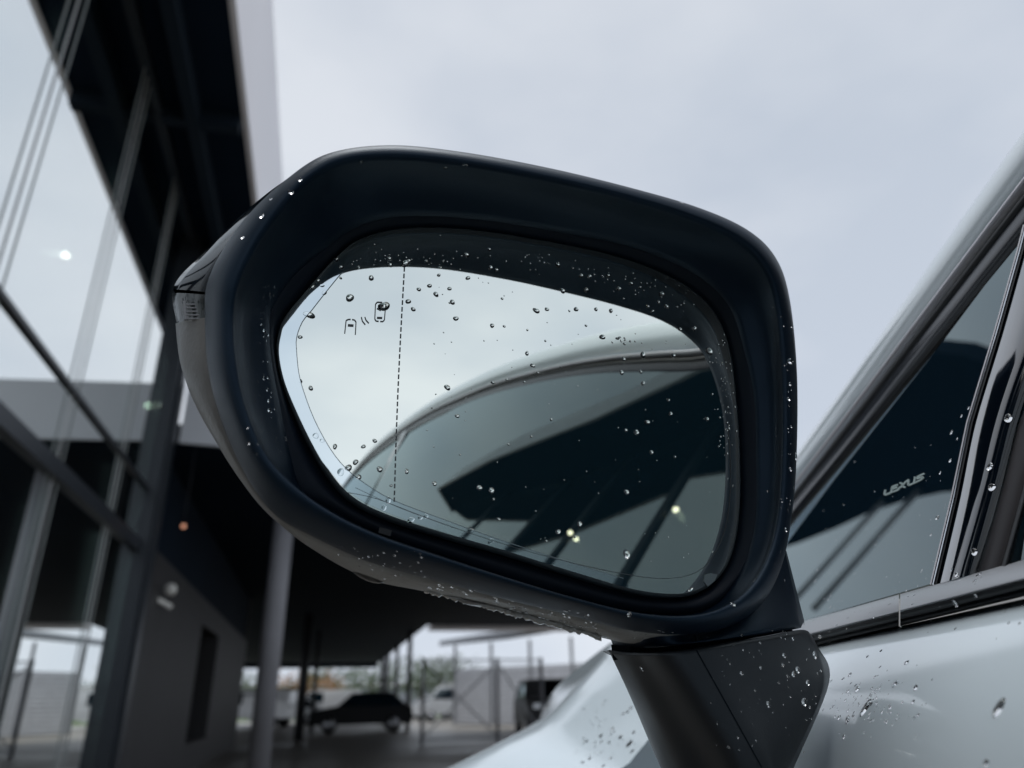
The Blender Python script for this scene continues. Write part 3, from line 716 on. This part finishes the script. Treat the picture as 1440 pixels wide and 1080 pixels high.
poly([(530.5,444.5),(538,444.8)], 2.6); poly([(532,427),(540,428)], 2.0); poly([(530.6,431),(536,434)], 1.8)
ic.build('blind_spot_icon', M['etch'], housing, smooth=False)
# small clear sticker at the lower right corner of the glass
sk = [(996,816),(998,806),(1006,804),(1016,806),(1012,815),(1002,823)]
MB().prism([gp(x, y, .0004) for x, y in sk], -MN*.0003).build('corner_sticker', M['etch_faint'], housing, smooth=False)
# moulded tab inside the lower gap
MB().prism([MP(x, y, -.003) for x, y in ((534,741),(551,746),(549,754),(532,749))], -MN*.001).build('moulded_tab', M['rubber'], housing, smooth=False)

# ---- neck and arm that carry the mirror
def P(px, py, w_): return MP(px, py, w_)
neck_top = [(1098,748,-.004),(1080,795,-.002),(1055,838,.002),(1025,868,.004),(985,889,.006),(900,887,.006),(852,880,.0)]
neck_bot = [(1127,881,-.006),(1122,884,.000),(1080,891,.008),(1030,898,.010),(978,904,.012),(911,911,-.002),(862,908,-.030)]
rows = []
for t in (0, .15, .4, .65, .85, .96, 1):
    rows.append(catmull([(a[0]+(b[0]-a[0])*t, a[1]+(b[1]-a[1])*t, a[2]+(b[2]-a[2])*t-(.0 if t < .95 else .002*(t-.95)*20)) for a, b in zip(neck_top, neck_bot)], 6, False))
# right-hand outline runs (1104,775) -> (1129,871)
R_ = [[MP(*q) for q in r_] for r_ in rows]
v, f = loft(R_, closed=False); neck = mk('mirror_neck', v, f, M['plastic'], car, keep=True)
side = [MP(1116,745,-.004), MP(1104,775,-.006), MP(1129,871,-.010), MP(1127,881,-.006), MP(1122,884,0)]
bk = [[MP(1085,750,-.003), MP(1127,881,-.006)], [MP(1106,775,-.02), MP(1131,873,-.02)], [MP(1106,790,-.05), MP(1131,880,-.05)]]
v, f = loft(bk, closed=False); mk('neck_side', v, f, M['plastic'], neck)
# arm: three faces with rounded edges running down to the door
at_ = [(866,921,-.060),(856,915,-.040),(872,917,-.020),(895,918,-.006),(930,918,.0115),(978,913,.0145),(1030,904,.013),(1090,894,.010),(1130,887,.006),(1140,892,.000),(1150,910,-.012)]
am_ = [(895,985,-.060),(886,978,-.040),(908,983,-.018),(940,988,-.004),(980,990,.0125),(1020,985,.0145),(1065,978,.012),(1110,972,.009),(1150,966,.004),(1160,964,.0015),(1166,960,-.012)]
ab_ = [(948,1100,-.060),(936,1093,-.040),(965,1100,-.016),(1005,1105,-.002),(1042,1105,.0130),(1080,1102,.0145),(1088,1100,.013),(1096,1098,.011),(1102,1096,.008),(1104,1094,.004),(1112,1090,-.012)]
ac_ = [(1010,1210,-.035),(996,1205,-.012),(1010,1210,.000),(1030,1212,.008),(1040,1212,.010),(1046,1211,.010),(1050,1210,.009),(1054,1208,.008),(1058,1206,.006),(1060,1204,.003),(1070,1200,-.012)]
prof = [at_, am_, ab_, ac_]
dense = [catmull(p_, 6, False) for p_ in prof]
topcap = [tuple((c[0]*.97+990*.03, c[1]-1.5, c[2]-.004)) for c in dense[0]]
seq = []
keyc = [catmull([dense[j][i] for j in range(4)], 8, False) for i in range(len(dense[0]))]
rows = [[MP(*keyc[i][k]) for i in range(len(keyc))] for k in range(len(keyc[0]))]
rows = [[p*.2+q*.8-MN*.010 for p, q in zip(rows[0], [MP(*c) for c in topcap])], [MP(*c) for c in topcap]]+rows
v, f = loft(rows, closed=False); arm = mk('mirror_arm', v, f, M['plastic_arm'], car, keep=True)
# filler under the joint so no daylight shows through
MB().prism([MP(885,902,-.012), MP(985,900,-.004), MP(1112,880,-.008), MP(1120,900,-.008), MP(985,925,-.004), MP(888,925,-.014)], -MN*.02).build('joint_core', M['recess'], neck, smooth=False)

BV = {}
def bvh(names):
    vs_, fs = [], []
    for nme in names:
        for k_, (v_, f_) in WORLDGEO.items():
            if k_.split('.')[0] == nme:
                b = len(vs_); vs_ += v_; fs += [[i+b for i in q] for q in f_]
    return BVHTree.FromPolygons(vs_, fs)
allb = bvh(['mirror_housing','gloss_cap','turn_signal','lower_shell','mirror_glass','mirror_neck','mirror_arm','front_door','front_wing','quarter_glass','door_glass','belt_trim','belt_rubber','pillar_panel','roof_rail'])
def cast(px, py):
    d = ray(px, py).normalized(); h = allb.ray_cast(EYE, d)
    if h[0] is None: return None
    n_ = h[1] if h[1].dot(d) < 0 else -h[1]
    return h[0], n_, h[3]
# thin seams drawn by colour alone: a flat dark line laid 0.1 mm proud of the plastic
def seam(px, wpx, name, m, parent):
    pts = []
    for x, y in px:
        h = cast(x, y)
        if h: pts.append((h[0], h[1]))
    if len(pts) < 2: return
    v = []; f = []
    for i, (p, n_) in enumerate(pts):
        t = (pts[min(i+1, len(pts)-1)][0]-pts[max(0, i-1)][0]).normalized(); s_ = t.cross(n_).normalized()*(wpx*.00015)
        v += [p+s_+n_*.00012, p-s_+n_*.00012]
    for i in range(len(pts)-1): f.append((2*i, 2*i+1, 2*i+3, 2*i+2))
    mk(name, v, f, m, parent, fix=False)
seam(lin((979,914), (1071,1079), 30), 1.6, 'arm_seam', M['recess'], arm)
seam(lin((978,893), (979,903), 4), 1.6, 'neck_seam', M['recess'], neck)

# lettering on the quarter glass
lt = MB()
def z4(x, y): return (1220+x/13.09, 640+y/13.09)
def wstroke(pts, wpx=2.3):
    for a, b in zip(pts[:-1], pts[1:]):
        (xa, ya), (xb, yb) = z4(*a), z4(*b); dx, dy = xb-xa, yb-ya; l = math.hypot(dx, dy) or 1
        ex, ey = dx/l*.4, dy/l*.4; nx, ny = -dy/l*wpx/2, dx/l*wpx/2
        lt.prism([WP(xa-ex+nx, ya-ey+ny, .0009), WP(xa-ex-nx, ya-ey-ny, .0009), WP(xb+ex-nx, yb+ey-ny, .0009), WP(xb+ex+nx, yb+ey+ny, .0009)], -WN*.0002)
wstroke([(322,640),(308,722),(330,728),(440,682),(560,635),(600,585)])
wstroke([(545,545),(455,582),(438,625),(434,675)]); wstroke([(440,627),(535,592)])
wstroke([(590,512),(628,520),(650,580),(690,590)]); wstroke([(752,455),(700,490),(610,590)])
wstroke([(752,455),(742,545),(765,552),(880,500),(980,452),(1015,420),(1008,398),(905,430),(920,395),(1032,340)])
wstroke([(872,400),(850,505)])
lt.build('window_lettering', M['letter'], quarter, smooth=False)

# ================================================================== RAINDROPS
def drop(mb, p, n_, r_, h=.5, el=1.0, ang=0, seg=12, rings_=4, lift=.00003, rnd=random):
    x = n_.orthogonal().normalized(); y = n_.cross(x)
    x, y = x*math.cos(ang)+y*math.sin(ang), y*math.cos(ang)-x*math.sin(ang)
    ph = rnd.uniform(0, 6.28); am = rnd.uniform(.04, .16); k0 = len(mb.v); o = p+n_*lift
    wob = [1+am*math.sin(2*2*math.pi*k/seg+ph)+.05*math.sin(3*2*math.pi*k/seg+2*ph) for k in range(seg)]
    for i in range(rings_):
        t = i/rings_; rr_ = math.cos(t*math.pi/2)**.75; z = math.sin(t*math.pi/2)
        for k in range(seg):
            a = 2*math.pi*k/seg; mb.v.append(o+(x*math.cos(a)*el+y*math.sin(a))*(r_*rr_*wob[k])+n_*(r_*h*z))
    mb.v.append(o+n_*(r_*h)); top_ = len(mb.v)-1
    for i in range(rings_-1):
        for k in range(seg): a = k0+i*seg+k; b = k0+i*seg+(k+1) % seg; mb.f.append([a, b, b+seg, a+seg])
    for k in range(seg): mb.f.append([k0+(rings_-1)*seg+k, k0+(rings_-1)*seg+(k+1) % seg, top_])
    mb.f.append([k0+k for k in range(seg)][::-1])
def drops(lst, name, label, h=.36, big=()):
    mb = MB()
    for q in lst:
        px, py, r_ = q[:3]; hit = cast(px, py)
        if not hit: continue
        drop(mb, hit[0], hit[1], r_*hit[2]/FP, h=(h if r_ > 2.4 else h*.7)*random.uniform(.6, 1.1), el=random.uniform(.9, 1.3), ang=random.uniform(0, 6.28), seg=10 if r_ < 3 else 16, rings_=3 if r_ < 3 else 5)
    o = mb.build(name, M['water'], fix=False); tag(o, label, 'raindrops', kind='stuff'); return o
GD = [(473,365,4),(459,378,4),(466,371,3),(448,395,3),(440,404,4),(453,402,3),(480,376,3),(479,391,2),(522,391,4),(422,474,3),(575,367,3),(548,364,3),(549,373,3),(589,407,3),(613,414,3.5),(574,424,4),(581,435,3),(456,412,3),(505,377,2),
(656,359,4),(688,351,2.5),(690,377,3.5),(698,380,3),(784,373,4),(817,388,3.5),(829,389,3),(855,388,3),(870,406,3.5),(887,399,3),(900,404,2),(930,414,4),(926,425,2.5),(937,431,3),(911,431,2.5),(917,438,2.5),(976,462,4),(956,463,3),(617,387,2.5),(658,391,3),(604,402,3.5),(632,406,3),(636,425,4),(641,448,4),(692,458,3.5),(709,459,2),(706,420,2),(754,437,4),(769,435,3),(791,409,4),(824,408,3.5),(810,435,3.5),(838,435,3),(859,437,3),(824,458,2),(847,474,4),(741,497,3),(749,514,3.5),(904,499,4),(947,500,3),(877,505,3),(874,524,3),(901,523,2.5),(693,538,2.5),(629,545,4),(904,539,3),
(643,585,3),(674,686,4),(691,690,4),(694,702,2),(662,745,3.5),(690,761,4),(785,748,4),(815,737,3.5),(881,692,3.5),(916,636,3),(910,594,3.5),(895,608,4),(880,605,2.5),(943,582,3),(994,589,3),(940,563,2),(701,730,2.5),(775,590,2),(747,614,2),(715,625,2),(611,680,3.5),(578,731,4),(591,728,3.5),(599,726,3),
(444,613,4),(453,620,3),(471,628,3),(479,664,5),(490,658,5),(500,650,4),(504,671,4),(511,628,3),(527,620,3),(534,660,4),(546,704,4),(540,714,4),(422,536,3),(437,546,3),(572,663,3),(550,683,2)]
for _ in range(14): GD.append((random.gauss(876,9), random.gauss(478,4), random.uniform(1.2,2.2)))
for _ in range(110):
    t = random.random(); x = 500+t*480; GD.append((x+random.gauss(0,6), 350+70*max(0,(t-.35))**1.3*1.5+random.gauss(0,13)+12, random.uniform(.6,1.5)))
for _ in range(110):
    x = random.uniform(600, 1030); y = random.uniform(390, 790)
    GD.append((x, y, random.choice((.6,.7,.8,1.0,1.6))))
for _ in range(60): GD.append((random.gauss(1020,9), random.uniform(470,640), random.uniform(.7,1.6)))
def in_glass(x, y):
    c = False; n = NS
    for i in range(n):
        (xa, ya), (xb, yb) = G_[i], G_[i-1]
        if (ya > y) != (yb > y) and x < (xb-xa)*(y-ya)/(yb-ya)+xa: c = not c
    return c
GD = [q for q in GD if in_glass(q[0], q[1]) and math.hypot(q[0]-540, q[1]-430) > 11]
drops(GD, 'raindrops_on_glass', 'many small clear raindrops scattered over the mirror glass', h=.27)
HD = [(422,253,3),(409,270,3.6),(381,280,2),(368,304,3.6),(341,334,2.5),(508,228,3),(626,236,3),(654,232,3),(1115,397,2.5),(1117,412,2),(1118,430,2),(1116,455,2),(1111,508,4),(1111,540,2.5),(1109,561,2.5),(1105,745,3),(1062,815,4),(1031,850,3),(1020,852,2),(885,864,3),(386,404,2),(380,415,2),(372,466,3),(378,472,2),(368,457,2),(371,533,2),(377,532,2),(376,549,2),(378,564,2.5),(379,577,3),(402,617,3),(410,636,2.5),(413,650,2),(448,705,3),(350,624,2),(1113,600,2),(1112,660,2.5),(1080,690,2),(958,285,2.5)]
for _ in range(70): HD.append((random.gauss(372,12), random.uniform(400,640), random.uniform(.6,1.5)))
for _ in range(60): HD.append((random.uniform(1085,1118), random.uniform(430,820), random.uniform(.6,1.4)))
for _ in range(120):
    t = random.random(); HD.append((600+t*250+random.gauss(0,4), 826+t*60+random.gauss(0,8), random.uniform(.8,3)))
for _ in range(60): HD.append((random.uniform(420,600), random.uniform(765,815), random.uniform(.6,1.8)))
drops(HD, 'raindrops_on_housing', 'raindrops clinging to the black mirror housing around the glass', h=.20)
AD = [(1103,922,3),(1131,987,5),(1122,942,4),(1081,990,3.5),(1101,935,3),(1146,921,4),(1043,947,2.5),(1116,948,3),(1070,939,2),(902,941,3),(1136,960,3),(1107,950,2),(1095,960,2)]
for _ in range(70): AD.append((random.uniform(990,1155), random.uniform(893,1060), random.choice((.5,.6,.7,.8,1,1.7))))
for _ in range(25): AD.append((random.uniform(870,1120), random.uniform(885,900), random.uniform(.8,2)))
drops([a for a in AD], 'raindrops_on_arm', 'fine raindrops beading on the black mirror arm', h=.2)
DD = [(1206,969,4.5),(1259,962,4.5),(1288,967,4),(1192,1012,4.5),(1195,949,3),(1193,972,3),(1180,1009,3),(1247,1015,2.5),(1284,987,2.5),(1239,915,2.5),(1275,932,3),(1220,923,2.5),(1387,1073,4),(1187,1036,3),(1165,905,3),(1252,995,2.5),(1226,968,2)]
for _ in range(110): DD.append((random.gauss(1225,38), random.gauss(985,22), random.choice((.7,.9,1.2,1.8,2.2))))
for _ in range(70): DD.append((random.gauss(850,22), random.gauss(1045,26), random.choice((.7,.9,1.2,1.8,2.4))))
DD += [(885,1046,4),(861,1025,2.5),(845,1035,3)]
drops([d for d in DD if d[1] > 900], 'raindrops_on_paint', 'raindrops on the white door and front wing around the mirror arm')
WD = [(1338,608,3),(1346,617,2),(1336,648,2.5),(1322,665,2),(1352,585,2),(1362,574,2),(1318,728,3),(1309,752,2),(1418,588,6),(1392,656,5),(1395,685,5),(1370,776,4),(1376,808,4),(1379,812,2),(1371,817,2.5),(1343,849,4),(1372,838,2.5),(1345,808,3),(1240,868,2),(1283,850,2)]
for _ in range(45): WD.append((random.uniform(1150,1340), random.uniform(620,860), random.choice((.5,.6,.8,1.0))))
for _ in range(60): WD.append((random.uniform(1140,1440), random.uniform(800,900), random.choice((.6,.8,1.0,1.5,2))))
drops(WD, 'raindrops_on_windows', 'raindrops on the side windows and belt trim right of the mirror')
BIG = [(540,431,7.5,1.0,'largest raindrop, lying over the right car symbol on the mirror glass'),(492,419,5.5,1.1,'round raindrop above the left car symbol on the mirror glass'),(435,443,5,1.5,'elongated raindrop near the left edge of the mirror glass'),
(570,371,5,1.2,'raindrop at the top end of the dashed line'),(881,779,5.5,1.0,'single round raindrop on the dark lower right part of the mirror glass'),(997,494,5.5,1.0,'raindrop at the right edge of the mirror glass beside the reflected roof'),
(1218,995,7,1.7,'long slanting raindrop on the white door beside the mirror arm'),(1405,996,8,1.5,'large raindrop on the white door near the right edge of the photo'),(1119,642,4.5,1.3,'raindrop hanging on the outer right edge of the mirror housing')]
for px, py, r_, el, lb in BIG:
    hit = cast(px, py) or cast(px-4, py)
    if not hit: continue
    mb = MB(); drop(mb, hit[0], hit[1], r_*hit[2]/FP, h=.30, el=el, ang=2.1 if el > 1.4 else 0, seg=24, rings_=8)
    o = mb.build('raindrop', M['water'], fix=False); tag(o, lb, 'raindrop', 'large raindrops')
# heavy drops hanging under the lower shell
for (cx_, cy_, rx, ry, sl_, lb) in ((519,803,26,15,.33,'wide heavy drop hanging under the lower left of the mirror housing'),(668,841,27,11,.12,'flat drop hanging under the middle of the mirror housing')):
    mb = MB(); c = MP(cx_, cy_, -.008); a = (MP(cx_+10, cy_+10*sl_, -.008)-c)/10; b = (MP(cx_, cy_+10, -.008)-c)/10; k0 = 0
    for i in range(1, 9):
        t = math.pi*i/9
        for k in range(20):
            u = 2*math.pi*k/20
            mb.v.append(c+a*(rx*math.cos(t))+(b*math.sin(u)*(ry if math.sin(u) > 0 else ry*.5)+MN*math.cos(u)*.005)*math.sin(t)**.8)
    for i in range(7):
        for k in range(20): q = i*20+k; r2 = i*20+(k+1) % 20; mb.f.append([q, r2, r2+20, q+20])
    mb.f.append(list(range(20))[::-1]); mb.f.append([140+k for k in range(20)])
    o = mb.build('hanging_drop', M['water']); tag(o, lb, 'raindrop', 'heavy drops under the mirror')
# wet film: ragged band of merged water along the lower edge
mb = MB(); prev = None; rows = [[], [], []]
rnd = random.Random(3)
for i in range(90):
    t = i/89; x = 596+t*250; y = 829+t*68+math.sin(t*40)*.8
    j = rnd.uniform(-1, 1); rows[0].append(MP(x, y-5+j, -.006)); rows[1].append(MP(x, y+rnd.uniform(-.5,1.5), -.005+rnd.uniform(-.0005,.0012))); rows[2].append(MP(x, y+3+rnd.uniform(-1.5,2.5), -.012))
v, f = loft(rows, closed=False); o = mk('water_film', v, f, mat('wet_film_glints', (.34,.33,.31), .12, spec=.8, coat=1, bump=1, bscale=500)); tag(o, 'ragged glistening film of water along the lower edge of the mirror housing', 'water film', kind='stuff')  # pale base colour stands in for glints on the film
